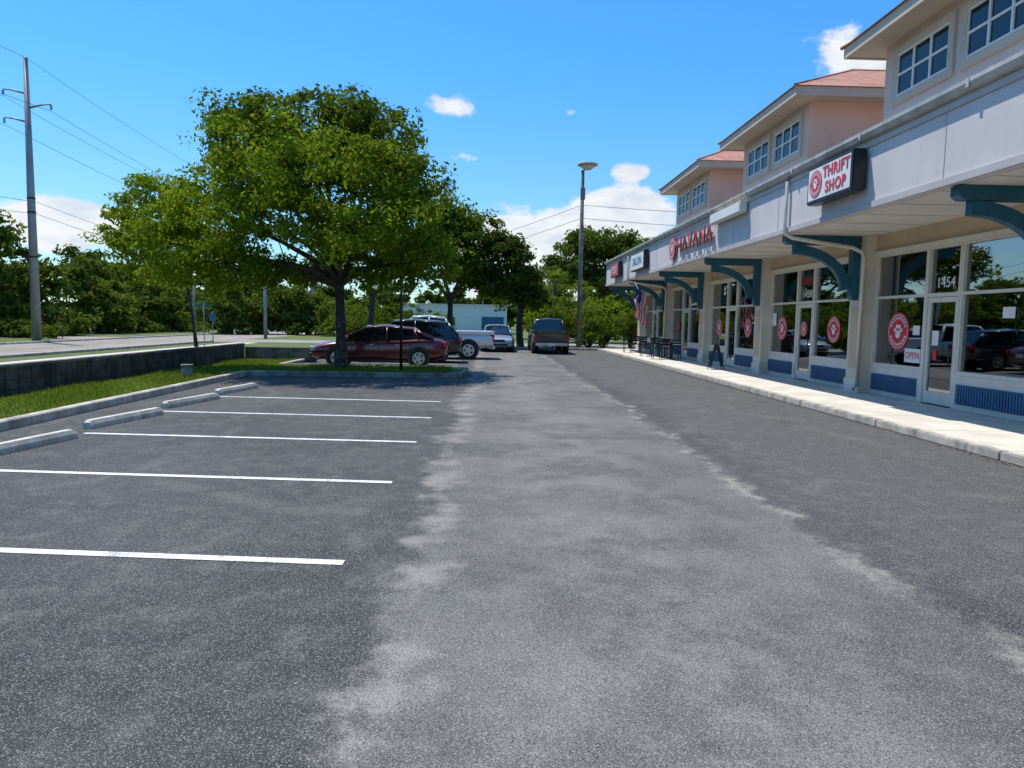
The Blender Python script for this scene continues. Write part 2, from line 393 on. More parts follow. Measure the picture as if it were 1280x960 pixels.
def clumps(lobes,rng,per,crad,inner=.45):
    C=[];N=[];centers=[]
    for (cx,cy,cz,rx,ry,rz,k) in lobes:
        for _ in range(k):
            d=rng.normal(size=3); d/=np.linalg.norm(d)
            if d[2]<-.5 and rng.random()<.5: d[2]*=-1
            rad=rng.uniform(inner,1.05)
            c=np.array([cx,cy,cz])+d*rad*np.array([rx,ry,rz]); centers.append(c)
            m=int(per*rng.uniform(.5,1.4)); cr=crad*rng.uniform(.6,1.35)
            q=rng.normal(size=(m,3)); q/=np.linalg.norm(q,axis=1)[:,None]
            rr=rng.uniform(0,1,m)**.5
            C.append(c+q*(rr*cr)[:,None]*np.array([1,1,.62])); N.append(q*.7+d*.5)
    return np.concatenate(C),np.concatenate(N),centers
def tree(name,base,fork,lobes,seed,m,tr=.3,per=90,crad=.6,size=.11,twigs=40,inner=.45,e=None,trunk=True):
    rng=np.random.default_rng(seed); e=e or empty(name,(base[0],base[1],base[2]))
    B=np.array(base)
    lob=[(l[0]-B[0],l[1]-B[1],l[2]-B[2],*l[3:]) for l in lobes]
    F=Vector(fork)-Vector(base)
    bm=bmesh.new()
    mid=F*.5+Vector((rng.normal(0,.08),rng.normal(0,.08),0))
    if trunk: tube(bm,[(0,0,-.1),(0,0,.12),mid*.5,mid,F],[tr*1.5,tr*1.1,tr*.95,tr*.85,tr*.8],12)
    C,N,cen=clumps(lob,rng,per,crad,inner)
    for l in lob:
        T=Vector(l[:3]); pm=F.lerp(T,.5)+Vector((rng.normal(0,.25),rng.normal(0,.25),-.1*T.length*.3+.3))
        tube(bm,[F-Vector((0,0,.15)),F.lerp(pm,.5)+Vector((0,0,.1)),pm,T],[tr*.6,tr*.42,tr*.28,tr*.12],7)
    for c in [cen[i] for i in rng.choice(len(cen),min(twigs,len(cen)),replace=False)]:
        c=Vector(c); L=min(lob,key=lambda l:(Vector(l[:3])-c).length); T=Vector(L[:3])
        tube(bm,[T,T.lerp(c,.5)+Vector((0,0,.12)),c],[tr*.14,tr*.08,.012],5)
    bm_obj(bm,'trunk_and_limbs',bark,e)
    leafmesh('foliage',C,N,size,rng,m,e)
    return e
Y=23.0
main=tree('oak_tree',(-4.7,Y,.1),(-4.75,Y,2.9),[
 (-7.0,Y-.4,6.1,1.9,2.8,1.3,56),(-5.2,Y-.9,5.9,2.1,3.0,1.5,78),(-3.5,Y-.2,5.7,1.6,2.8,1.3,46),
 (-8.4,Y-.4,4.9,1.6,2.6,1.1,48),(-6.4,Y-1.9,4.5,1.8,2.4,1.2,58),(-2.7,Y-.6,4.5,1.3,2.6,1.4,48),
 (-9.8,Y-.3,3.9,1.2,1.8,1.0,34),(-7.6,Y-1.2,3.3,1.6,1.6,.7,34),(-3.9,Y-1.6,3.9,1.5,2.2,1.0,42),(-1.8,Y-.2,3.5,.9,1.6,.9,26),
 (-8.8,Y-.2,2.9,1.2,1.4,.5,24),(-6.4,Y+.4,3.1,1.0,1.6,.5,18),(-3.0,Y-.2,2.95,1.1,1.5,.5,20)],11,leafA,.21,per=100,crad=.5,size=.080,twigs=50)
k=.85; bl=[(-8.9,29.5,8.5,2.2,3.0,1.3,56),(-6.6,29.5,8.9,2.4,3.2,1.2,66),(-4.2,29.5,8.4,2.0,2.9,1.4,54),(-7.6,29.5,7.3,3.0,3.4,1.5,56),(-3.6,29.5,6.8,1.9,3.0,1.6,46)]
bl=[(a*k,b*k-.9,1.7+(c-1.7)*k,d_*k,e_*k,f_*k,n_) for a,b,c,d_,e_,f_,n_ in bl]
tree('oak_tree',(-4.7,Y,.1),(-4.75,Y,2.9),bl,12,leafB,.21,per=95,crad=.56,size=.090,twigs=50,e=main,trunk=False)
Y=31.
tree('oak_tree',(-12.4,Y,0),(-12.8,Y,3.2),[
 (-14.0,Y,6.2,1.8,2.0,1.3,46),(-15.3,Y,4.9,1.1,1.5,1.2,28),(-13.4,Y,4.6,1.4,1.8,1.3,34),(-12.2,Y,5.2,1.1,1.5,1.2,24),(-14.4,Y,3.8,1.2,1.4,.9,18)],13,leafA,.08,per=80,crad=.52,size=.10,twigs=40)
Y=46.
tree('oak_tree',(-2.6,Y,0),(-2.5,Y,3.),[(-3,Y,7.4,2.2,2.4,1.9,70),(-1.0,Y,6.8,1.9,2.2,1.9,60),(-4.6,Y,5.6,2.,2.,1.6,46),(-1.8,Y,4.6,2.2,2,1.3,46)],21,leafB,.24,per=80,crad=.7,size=.15,inner=.3)
tree('oak_tree',(2.0,Y+.5,0),(2.0,Y,2.6),[(1.0,Y,5.9,1.5,2,1.5,48),(2.,Y,4.3,1.5,2,1.4,48),(.4,Y,4.2,1.4,1.6,1.2,34),(2.6,Y,3.2,.9,1.2,.9,18)],22,leafD,.24,per=80,crad=.6,size=.14,inner=.3)
tree('oak_tree',(-6.9,41,.1),(-6.6,41,3.),[(-6.8,41,6.2,2.2,2.4,1.8,56),(-4.9,41,5.2,1.8,2,1.4,40),(-8.6,41,5.,1.6,2,1.4,34)],23,leafB,.2,per=75,crad=.65,size=.14,inner=.3)
tree('oak_tree',(9.5,62,0),(9.5,62,3.5),[(9.,62,8.0,3.2,3,1.7,80),(12.,62,7.6,2.6,3,1.7,64),(6.4,62,5.8,2.2,2.6,1.6,54),(9.6,62,5.4,4.0,3,1.8,80)],24,leafE,.3,per=70,crad=.85,size=.2,inner=.25)
tree('oak_tree',(3.,70,0),(3,70,2.5),[(3.,70,4.0,3.,3,1.6,60),(6.,70,4.0,2.6,3,1.6,50)],25,leafD,.25,per=60,crad=.8,size=.2,inner=.3)
def bush(name,x,y,r,h,m,seed,per=60):
    rng=np.random.default_rng(seed); e=empty(name,(x,y,0))
    C,N,cen=clumps([(0,0,h*.5,r,r,h*.5,int(26*r)),(r*.4,0,h*.35,r*.7,r*.7,h*.35,int(10*r))],rng,per,.42,.3)
    C[:,2]=np.abs(C[:,2])
    bm=bmesh.new()
    for c in cen[::3]: tube(bm,[(0,0,0),(c[0]*.4,c[1]*.4,c[2]*.5),tuple(c)],[.05,.03,.01],5)
    bm_obj(bm,'stems',bark,e); leafmesh('foliage',C,N,.10,rng,m,e)
for i,(x,y,r,h,mm) in enumerate([(4.2,47.5,1.6,3.4,leafC),(6.4,46.3,1.5,2.9,leafC),(7.8,49,1.8,3.6,leafA),(3.2,49,1.6,3.0,leafA),(5.2,50.5,2.,4.2,leafC),(9.2,47,1.5,3.2,leafB),(-5.2,46.5,1.4,1.7,leafC),(-8.6,45.5,1.7,2.2,leafB),(-7.4,62,1.9,3.4,leafB),(-4.6,63,1.5,2.6,leafC),(-10.5,60,1.9,3.6,leafB)]):
    bush('shrub',x,y,r,h,mm,40+i)
def palm(x,y,h,seed):
    rng=np.random.default_rng(seed); e=empty('palm_tree',(x,y,0)); bm=bmesh.new()
    tube(bm,[(0,0,0),(.05,0,h*.5),(0,0,h)],[.2,.16,.15],9); bm_obj(bm,'trunk',bark,e)
    bm=bmesh.new()
    for k in range(26):
        a=rng.uniform(0,6.28); el_=rng.uniform(-.6,1.2); L=rng.uniform(.9,1.3)
        dv=Vector((math.cos(a)*math.cos(el_),math.sin(a)*math.cos(el_),math.sin(el_)))
        s=dv.cross(Vector((0,0,1))).normalized(); base=Vector((0,0,h))+dv*.1; hub=base+dv*L*.5
        tube(bm,[base,hub],.015,4)
        for j in range(-7,8):
            an=j*.2; dd=(dv*math.cos(an)+s*math.sin(an)).normalized(); tip=hub+dd*L*.65+Vector((0,0,-.18-.1*abs(j)*.3))
            md=hub+dd*L*.35; wv=dd.cross(Vector((0,0,1))).normalized()*.022
            v=[bm.verts.new(p) for p in (hub,md+wv,tip,md-wv)]; bm.faces.new(v)
    bm_obj(bm,'fronds',leafC,e)
palm(4.6,52,4.6,1); palm(6.9,53,3.8,2)
def woodland(name,pts,seed,m,per=60,size=.26,crad=.95):
    rng=np.random.default_rng(seed); lob=[]
    e=empty(name)
    bm=bmesh.new()
    for x,y,r,h in pts:
        lob.append((x,y,h*.66,r*.85,r*.85,h*.30,int(7*r+8))); lob.append((x+rng.normal(0,1.2),y+rng.normal(0,1.2),h*rng.uniform(.3,.5),r*rng.uniform(.8,1.2),r,h*.22,int(6*r+6)))
        lob.append((x+rng.normal(0,.8),y+rng.normal(0,.8),h*.18,r,r,h*.18,int(4*r+4)))
        tube(bm,[(x,y,0),(x,y,h*.6)],[.2,.1],6)
    C,N,cen=clumps(lob,rng,per,crad,.5); C[:,2]=np.abs(C[:,2])
    bm_obj(bm,'trunks',bark,e); leafmesh('foliage',C,N,size,rng,m,e,.55)
rng=np.random.default_rng(77); pa=[];pb=[]
for y in np.arange(26,170,3.9):
    x=-35-rng.uniform(0,4)-(0 if y<100 else (100-y)*.12); h=rng.uniform(4.6,7.8)
    if y<56 : h=rng.uniform(8.5,12.)
    (pa if rng.random()<.65 else pb).append((x,y,rng.uniform(1.9,3.4),h))
    if rng.random()<.6: pa.append((x-6,y,3.5,h+1.2))
woodland('woodland',pa,5,leafD,per=52)
woodland('woodland',pb,55,leafE,per=52)
pts=[(-31.5-rng.uniform(0,2.5),y+rng.uniform(-1.5,1.5),rng.uniform(.8,1.5),rng.uniform(1.,2.6)) for y in np.arange(34,84,4.2)]
woodland('roadside_scrub',pts,15,leafE,per=40,size=.17,crad=.6)
pts=[(x,rng.uniform(120,150),4.,rng.uniform(5.5,9)) for x in np.arange(-36,60,5.)]
woodland('woodland',pts,6,leafD,per=45,size=.42)
pts=[(x,rng.uniform(74,80),2.4,rng.uniform(4.,6.)) for x in np.arange(9,34,3.6)]+[(x,72+rng.uniform(-3,3),2.0,rng.uniform(3.2,5)) for x in (-24.5,-22,-19.5,-17,-14.5,-12.5)]
woodland('woodland',pts,7,leafE,per=50,size=.25)
pts=[(-36-rng.uniform(0,3),y,3.2,rng.uniform(7,11)) for y in np.arange(-60,24,5.5)]
woodland('woodland',pts,9,leafD,per=25,size=.55)

# ------------------------------------------------------------------ strip mall
B=empty('strip_mall_building')
Y0,Y1=-8.15,42.95
P=[-8.15+6.35*i for i in range(9)]
box('fascia',6.9,7.1,Y0,Y1,3.87,5.12,fascm,B)
box('fascia_lower_trim',6.86,6.897,Y0,Y1,3.85,3.97,fascb,B,.006)
box('fascia_upper_trim',6.87,6.897,Y0,Y1,4.97,5.07,fascb,B,.006)
box('soffit',7.102,9.4,Y0,Y1,3.86,3.92,soffm,B)
extr('gutter',[(6.90,5.10),(6.80,5.12),(6.76,5.2),(6.76,5.26),(6.79,5.26),(6.79,5.2),(6.895,5.17)],'y',Y0,Y1+.05,gutm,B)
boxes('gutter_straps',[(6.775,6.9,y,y+.03,5.262,5.275) for y in np.arange(Y0+.5,Y1,1.2)]+[(6.75,6.765,y,y+.06,5.13,5.265) for y in np.arange(Y0+.5,Y1,3.)],gutm,B)
box('flat_roof',6.9,21,Y0,Y1,5.122,5.2,mat('flat_roof_membrane',(.3,.29,.27),.9),B)
boxes('fascia_seams',[(6.893,6.899,y,y+.012,3.975,4.965) for y in [p+.12 for p in P]+[p+3.3 for p in P[:-1]]],fascb,B)
boxes('soffit_seams',[(7.12,9.05,y,y+.012,3.852,3.859) for y in np.arange(Y0+1.2,Y1,1.22)],beigem,B)
box('far_end_wall',7.102,21,Y1-.2,Y1-.002,3.93,5.1,fascm,B)
box('far_wall_lower',9.4,21,Y1-.22,Y1-.01,.0,3.92,creamm,B)
box('near_end_wall',9.4,21,Y0,Y0+.2,.0,5.1,creamm,B)
box('back_wall',20.8,21.,Y0+.2,Y1-.22,0,5.1,creamm,B)
box('header_band',9.12,9.4,Y0,Y1,3.40,3.86,beigem,B)
box('header_trim',9.06,9.118,Y0,Y1,3.37,3.47,framem,B)
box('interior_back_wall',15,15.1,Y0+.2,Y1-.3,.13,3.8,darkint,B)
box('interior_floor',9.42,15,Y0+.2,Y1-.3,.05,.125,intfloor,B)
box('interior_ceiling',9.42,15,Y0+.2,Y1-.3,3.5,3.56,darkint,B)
icol=[mat('merch_%d'%i,c,.7,.2,6.) for i,c in enumerate([(.35,.05,.05),(.05,.1,.35),(.5,.45,.35),(.08,.3,.15),(.55,.55,.52),(.3,.1,.35),(.5,.35,.1)])]
rnd=random.Random(5)
for i,c in enumerate(icol):
    L=[]
    for _ in range(26):
        y=rnd.uniform(4,42); x=rnd.uniform(9.6,12.5); z=rnd.choice([.13,.13,.6,1.0]); w_=rnd.uniform(.1,.4)
        L.append((x,x+rnd.uniform(.1,.5),y,y+w_,z,z+rnd.uniform(.2,.8)))
    boxes('merchandise',L,c,B)
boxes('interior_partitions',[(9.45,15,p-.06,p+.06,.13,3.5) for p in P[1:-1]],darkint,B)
piers=[];frames=[];glass=[];blues=[];ribs=[];knee=[];door=[]
for i,p in enumerate(P):
    piers.append((8.86,9.4,p-.33,p+.33,.13,3.86))
for i,p in enumerate(P[:-1]):
    a,b_=p+.33,p+6.02
    d0,d1=p+2.9,p+4.0
    for (s,e_) in ((a,d0),(d1,b_)):
        knee.append((9.12,9.38,s,e_,.13,.80))
        blues.append((9.085,9.118,s+.12,e_-.12,.24,.62))
        for y in np.arange(s+.16,e_-.16,.075): ribs.append((9.065,9.084,y,y+.035,.26,.60))
        glass.append((9.20,9.212,s+.05,e_-.05,.82,3.38))
        frames+= [(9.13,9.25,s,s+.06,.80,3.40),(9.13,9.25,e_-.06,e_,.80,3.40),(9.13,9.25,s+.06,e_-.06,.802,.87),(9.13,9.25,s+.06,e_-.06,3.33,3.398),(9.135,9.245,s+.06,e_-.06,2.36,2.42)]
    frames+= [(9.12,9.26,d0+.002,d0+.06,.13,3.40),(9.12,9.26,d1-.06,d1-.002,.13,3.40),(9.125,9.255,d0+.06,d1-.06,2.34,2.42),(9.125,9.255,d0+.06,d1-.06,3.33,3.398)]
    glass.append((9.20,9.212,d0+.06,d1-.06,2.42,3.33)); glass.append((9.185,9.195,d0+.13,d1-.13,.4,2.25))
    frames+= [(9.15,9.22,d0+.065,d0+.15,.15,2.33),(9.15,9.22,d1-.15,d1-.065,.15,2.33),(9.152,9.218,d0+.15,d1-.15,.15,.40),(9.152,9.218,d0+.15,d1-.15,2.23,2.33)]
    door.append((9.09,9.11,d0+.17,d0+.2,.95,1.35)); door.append((9.09,9.15,d0+.17,d0+.2,.95,.98)); door.append((9.09,9.15,d0+.17,d0+.2,1.32,1.35))
boxes('piers',piers,creamm,B,.01); boxes('knee_walls',knee,framem,B); boxes('window_frames',frames,framem,B)
boxes('window_glass',glass,glassm,B); boxes('blue_panels',blues,bluem,B); boxes('blue_panel_ribs',ribs,bluem,B); boxes('door_handles',door,blackm,B)
boxes('pier_bases',[(8.83,8.858,p-.35,p+.35,.131,.45) for p in P],framem,B)
boxes('pier_panels',[(8.845,8.858,p-.2,p+.2,.7,2.2) for p in P],beigem,B)
def bracket(yc):
    e='support_bracket'
    extr(e+'_beam',[(8.855,3.851),(7.02,3.851),(7.02,3.70),(7.10,3.64),(8.855,3.64)],'y',yc-.11,yc+.11,tealm,B)
    out=[];inn=[]
    for k in range(0,13):
        a=R(90*k/12); out.append((7.22+1.42*math.sin(a)+.0,2.62+1.02*math.cos(a))); inn.append((7.30+1.14*math.sin(a),2.55+.86*math.cos(a)))
    out=[(7.25,3.638)]+out[1:]; inn=[(7.25,3.42)]+inn[1:]
    extr(e+'_brace',out+inn[::-1],'y',yc-.08,yc+.08,tealm,B)
    extr(e+'_post',[(8.855,3.638),(8.66,3.638),(8.66,2.46),(8.72,2.34),(8.855,2.34)],'y',yc-.10,yc+.10,tealm,B)
for p in P: bracket(p)
for yy in (16.75,35.85,-2.3):
    bm=bmesh.new()
    tube(bm,[(6.85,yy,5.12),(6.83,yy,5.0),(6.82,yy,4.0),(6.84,yy,3.82),(7.0,yy,3.74),(7.4,yy+.02,3.68),(8.5,yy+.1,3.55),(8.74,yy+.12,3.45),(8.79,yy+.12,3.3),(8.79,yy+.12,.3),(8.7,yy+.12,.2)],.045,8)
    bm_obj(bm,'downspout',framem,B)
def shingle():
    m,t,b=newmat('terracotta_shingles'); p=t.pos(); x,y,z=t.sep(p)
    br=t.n.new('ShaderNodeTexBrick'); br.inputs['Scale'].default_value=1.; br.inputs['Brick Width'].default_value=.33; br.inputs['Row Height'].default_value=.07
    br.inputs['Mortar Size'].default_value=.006; br.inputs['Color1'].default_value=(.56,.25,.16,1); br.inputs['Color2'].default_value=(.40,.18,.12,1); br.inputs['Mortar'].default_value=(.14,.07,.05,1)
    cb=t.n.new('ShaderNodeCombineXYZ'); t._set(cb.inputs[0],t.math('ADD',x,y)); t._set(cb.inputs[1],z)
    t.l.new(cb.outputs[0],br.inputs['Vector'])
    c=t.mix(t.math('MULTIPLY',t.ss(t.noise(p,2.,4,.6),.4,.7),.35),br.outputs[0],(.62,.36,.27))
    t.l.new(c,b.inputs['Base Color']); b.inputs['Roughness'].default_value=.9; return m
shm=shingle()
for a,b_ in ((2.0,6.2),(9.7,13.9),(17.4,21.6),(25.1,29.3)):
    D=empty('dormer'); D.parent=B
    fx=7.5
    box('dormer_face',fx,fx+.2,a+.002,b_-.002,5.2,7.0,mauvem,D)
    box('dormer_side_near',fx,16,a-.1,a,5.2,7.0,peachm,D); box('dormer_side_far',fx,16,b_,b_+.1,5.2,7.0,peachm,D)
    e0,e1=a-.62,b_+.62
    box('dormer_soffit',6.98,16.,e0+.03,e1-.03,7.0,7.04,trimm,D)
    boxes('dormer_eave',[(6.93,6.98,e0-.02,e1+.02,6.97,7.17),(6.982,16,e0-.02,e0+.028,6.97,7.17),(6.982,16,e1-.028,e1+.02,6.97,7.17)],trimm,D)
    bm=bmesh.new(); ym=(a+b_)/2; zr=7.18; zt=8.5
    v=[bm.verts.new(q) for q in ((6.88,e0-.06,zr),(6.88,e1+.06,zr),(16.1,e1+.06,zr),(16.1,e0-.06,zr),(9.55,ym,zt),(14.,ym,zt))]
    for q in ((0,1,4),(1,2,5,4),(2,3,5),(3,0,4,5),(0,3,2,1)): bm.faces.new([v[i] for i in q])
    bm_obj(bm,'dormer_roof',shm,D)
    bm=bmesh.new()
    for q0,q1 in ((0,4),(1,4),(4,5)):
        pp=[(6.88,e0-.06,zr),(6.88,e1+.06,zr),0,0,(9.55,ym,zt),(14.,ym,zt)]; tube(bm,[pp[q0],pp[q1]],.035,6)
    bm_obj(bm,'ridge_caps',shm,D)
    for w0 in (a+.36,a+2.32):
        w1=w0+1.5; z0,z1=5.95,6.72
        boxes('window_surround',[(fx-.05,fx-.002,w0-.14,w1+.14,z0-.14,z0),(fx-.05,fx-.002,w0-.14,w1+.14,z1,z1+.12),(fx-.05,fx-.002,w0-.14,w0,z0,z1),(fx-.05,fx-.002,w1,w1+.14,z0,z1)],trimm,D)
        box('window_pane',fx-.012,fx-.002,w0,w1,z0,z1,dglass,D)
        fr=[]
        for k in range(4):
            yy=w0+k*(w1-w0)/3; fr.append((fx-.04,fx-.013,yy-.022+.022*(k==0),yy+.022-.022*(k==3),z0,z1))
        for zz in (z0,(z0+z1)/2-.02,z1-.04): fr.append((fx-.036,fx-.0135,w0+.01,w1-.01,zz,zz+.04))
        boxes('window_muntins',fr,whitem,D)

# ------------------------------------------------------------------ signs
def paw(bm,x,y,z,s,mi=0):
    for dy,dz,r in ((0,-.18,.26),(-.34,.08,.12),(-.13,.30,.13),(.13,.30,.13),(.34,.08,.12)):
        disc(bm,(x,y+dy*s,z+dz*s),(1,0,0),r*s,.006,16,mi)
def logo(y,z,r,x,parent=None,name='rescue_logo_decal'):
    e=parent or empty(name)
    bm=bmesh.new(); disc(bm,(x,y,z),(1,0,0),r,.01,36); bm_obj(bm,'logo_disc',redm,e)
    bm=bmesh.new(); paw(bm,x-.008,y,z,r*.85)
    n=36; r1,r2=r*.86,r*.90; ring=[]
    for k in range(n):
        a=2*math.pi*k/n; ring.append((bm.verts.new((x-.008,y+r1*math.cos(a),z+r1*math.sin(a))),bm.verts.new((x-.008,y+r2*math.cos(a),z+r2*math.sin(a)))))
    for k in range(n): q=ring[k];w_=ring[(k+1)%n]; bm.faces.new((q[0],q[1],w_[1],w_[0]))
    for k in range(22):
        if k in (10,11,21,0): continue
        a0=2*math.pi*(k+.2)/22; a1=2*math.pi*(k+.75)/22
        bm.faces.new([bm.verts.new((x-.009,y+q*math.cos(a),z+q*math.sin(a))) for q,a in ((r*.64,a0),(r*.78,a0),(r*.78,a1),(r*.64,a1))])
    bm_obj(bm,'paw_print',whitem,e)
S=empty('thrift_shop_sign')
box('cabinet',6.60,6.855,13.25,15.15,4.2,4.96,blackm,S,.02)
box('face',6.59,6.603,13.33,15.07,4.27,4.89,whitem,S)
logo(14.73,4.58,.27,6.585,S)
text('lettering_top','THRIFT',.30,(6.583,13.89,4.735),redm,S,ext=.002,bold=.010,sp=1.12); text('lettering_bottom','SHOP',.30,(6.583,13.89,4.43),redm,S,ext=.002,bold=.010,sp=1.15)
S=empty('cafe_letter_sign')
boxes('raceway',[(6.80,6.862,22.3,26.4,4.45,4.55)],fascb,S)
text('letters','HAVANA',.84,(6.76,24.2,4.5),redletter,S,ext=.02,bold=-.004,sx=1.12,sp=1.14)
logo(27.1,4.5,.42,6.8,S)
S=empty('cabinet_sign'); box('cabinet',6.66,6.858,19.4,22.1,4.72,5.02,framem,S,.02); box('face',6.648,6.66,19.5,22.0,4.75,4.99,whitem,S)
S=empty('cabinet_sign'); box('cabinet',6.66,6.858,31.4,34.3,4.1,4.9,blackm,S,.02); box('face',6.648,6.66,31.5,34.2,4.16,4.84,whitem,S)
text('lettering','SALON',.5,(6.64,32.85,4.5),bluem,S,ext=.004,sx=1.2)
S=empty('cabinet_sign'); box('cabinet',6.66,6.858,37.6,40.0,4.15,4.9,blackm,S,.02); box('face',6.648,6.66,37.7,39.9,4.21,4.84,redm,S)
text('lettering','PIZZA',.5,(6.64,38.8,4.5),whitem,S,ext=.004)
logo(15.95,1.62,.42,9.19); logo(19.0,1.62,.36,9.19); logo(20.8,1.62,.22,9.175); logo(22.4,1.62,.36,9.19); logo(25.4,1.6,.34,9.19); logo(28.6,1.6,.34,9.19)
S=empty('open_sign'); box('card',9.17,9.18,15.05,15.62,.95,1.25,whitem,S); text('lettering','OPEN',.2,(9.166,15.33,1.1),redm,S,ext=.002)
S=empty('door_number'); text('digits','1454',.3,(9.185,14.35,2.62),whitem,S,ext=.004)
S=empty('door_number'); text('digits','1458',.3,(9.185,20.7,2.62),whitem,S,ext=.004)
S=empty('neon_open_sign'); box('card',9.17,9.18,20.3,21.1,2.85,3.15,blackm,S); text('lettering','OPEN',.26,(9.16,20.7,3.0),redm,S,ext=.003)
S=empty('door_notice'); box('card',9.165,9.175,14.45,14.66,1.35,1.65,whitem,S); box('small_card',9.165,9.175,14.48,14.62,1.05,1.25,redm,S)
S=empty('window_notice'); box('card',9.17,9.18,15.12,15.36,1.55,1.75,whitem,S)
for i,(y,z,w_,h_,mm) in enumerate([(23.0,1.9,.3,.4,whitem),(26.6,1.7,.35,.5,bluem),(24.6,2.8,.9,.3,redm),(31.2,1.4,.4,.5,whitem),(32.1,2.7,1.2,.3,whitem),(34.8,1.6,.5,.4,redm),(12.5,2.0,.3,.2,whitem)]):
    S=empty('window_poster'); box('card',9.17,9.18,y-w_/2,y+w_/2,z-h_/2,z+h_/2,mm,S)
chalk=mat('chalkboard',(.05,.055,.055),.8,.5,12.)
S=empty('sandwich_board',(8.0,25.1,.13),R(62))
for s in (-1,1):
    o=box('panel',-.28,.28,-.012,.012,.12,.92,blackm,S); o.location=(0,s*.24,0); o.rotation_euler=(s*R(14.5),0,0)
    o=boxes('legs',[(-.28,-.24,-.014,.010,0,.119),(.24,.28,-.014,.010,0,.119)],blackm,S); o.location=(0,s*.24,0); o.rotation_euler=(s*R(14.5),0,0)
    o=box('chalk_face',-.23,.23,s*.013-.002,s*.013+.002,.2,.86,chalk,S); o.location=(0,s*.24,0); o.rotation_euler=(s*R(14.5),0,0)
def chair(x,y,rot,m):
    e=empty('cafe_chair',(x,y,.13),rot)
    boxes('legs',[(a,a+.03,b,b+.03,0,.44) for a in (-.2,.17) for b in (-.2,.17)]+[(-.2,-.17,b,b+.03,.47,.88) for b in (-.2,.17)],m,e)
    box('seat',-.22,.22,-.22,.22,.44,.47,m,e,.01); boxes('back',[(-.205,-.18,-.17,.17,z,z+.08) for z in (.58,.7,.8)],m,e)
def table(x,y):
    e=empty('cafe_table',(x,y,.13)); bm=bmesh.new(); disc(bm,(0,0,.73),(0,0,1),.38,.03,24); tube(bm,[(0,0,0),(0,0,.72)],.03,8); disc(bm,(0,0,.015),(0,0,1),.22,.03,16); bm_obj(bm,'top_and_stem',blackm,e)
for y in (31.8,34.2,38.6): table(8.1,y); chair(8.1,y-.7,R(90),blackm); chair(8.1,y+.7,R(-90),blackm); chair(7.45,y,R(0),blackm)
navy=mat('flag_navy',(.02,.03,.14),.8)
def flag(y,z):
    e=empty('american_flag',(7.15,y,z)); e.scale=(1.25,1.25,1.2); bm=bmesh.new(); tube(bm,[(.0,0,-.2),(-.55,-.25,.75)],.015,6); bm_obj(bm,'staff',whitem,e)
    bm=bmesh.new(); W=13;H=16; g_=[[bm.verts.new((-.52+.42*i/W+.05*math.sin(j*.6),-.24+.08*math.sin(i*1.1+j*.2)+.12*i/W,.72-1.2*j/H-.45*i/W)) for i in range(W+1)] for j in range(H+1)]
    for j in range(H):
        for i in range(W):
            f_=bm.faces.new((g_[j][i],g_[j][i+1],g_[j+1][i+1],g_[j+1][i])); f_.material_index=2 if (j<7 and i<7) else (i%2)
    bm_obj(bm,'cloth',[redm,whitem,navy],e)
flag(32.5,2.6)

# ------------------------------------------------------------------ street furniture
def upole(x,y,h,name='utility_pole'):
    e=empty(name,(x,y,0)); bm=bmesh.new()
    tube(bm,[(0,0,0),(0,0,h*.5),(0,0,h)],[.27,.21,.13],14); bm_obj(bm,'shaft',steelm,e)
    bm=bmesh.new()
    for dx,z in ((-1.35,h-1.8),(1.35,h-2.6),(-1.35,h-3.4)):
        tube(bm,[(0,0,z-.25),(dx*.6,0,z-.05),(dx,0,z)],[.07,.05,.035],7)
    bm_obj(bm,'arms',steelm,e)
    bm=bmesh.new()
    for dx,z in ((-1.35,h-1.8),(1.35,h-2.6),(-1.35,h-3.4)):
        for k in range(4): disc(bm,(dx,0,z-.08-.07*k),(0,0,1),.07,.03,10)
    bm_obj(bm,'insulators',blackm,e)
    bm=bmesh.new()
    for z in (5.,7.6,8.4): disc(bm,(0,0,z),(0,0,1),.29-.008*z,.1,12)
    bm_obj(bm,'bands',blackm,e)
ups=[(-27,-25),(-27,43.9),(-27.3,112),(-24,185)]
for x,y in ups: upole(x,y,16.4)
def wire(name,a,b,sag,r=.013):
    bm=bmesh.new(); a=Vector(a);b=Vector(b)
    pts=[a.lerp(b,k/20)-Vector((0,0,sag*4*(k/20)*(1-k/20))) for k in range(21)]
    tube(bm,pts,r,4); return bm_obj(bm,name,wirem)
for (x0,y0),(x1,y1) in zip(ups[:-1],ups[1:]):
    for dx,z in ((-1.35,14.2),(1.35,13.4),(-1.35,12.6),(0,16.4),(.3,8.2),(.3,7.5)): wire('power_line',(x0+dx,y0,z),(x1+dx,y1,z),1.3)
def pole(name,x,y,h,r,m):
    bm=bmesh.new(); tube(bm,[(0,0,0),(0,0,h)],[r,r*.7],10); o=bm_obj(bm,name,m); o.location=(x,y,0); return o
pole('wooden_pole',-16.5,41,3.6,.09,woodpole); pole('utility_post',-17.5,57,5.,.14,steelm)
pole('lamp_post',-2.75,22.6,4.1,.045,blackm)
e=empty('street_lamp',(5.6,45,0)); bm=bmesh.new(); tube(bm,[(0,0,0),(0,0,11)],[.16,.10],12); bm_obj(bm,'pole',woodpole,e)
bm=bmesh.new(); tube(bm,[(0,0,10.9),(.1,-.1,11.05),(.35,-.35,11.2)],.05,8); bm_obj(bm,'arm',steelm,e)
bm=bmesh.new(); disc(bm,(.25,-.3,11.28),(0,0,1),.62,.10,18); tube(bm,[(.25,-.3,10.98),(.25,-.3,11.2)],[.22,.5],18); bm_obj(bm,'luminaire',trimm,e)
box('control_box',-.14,.14,-.30,-.13,9.2,9.9,woodpole,e,.01)
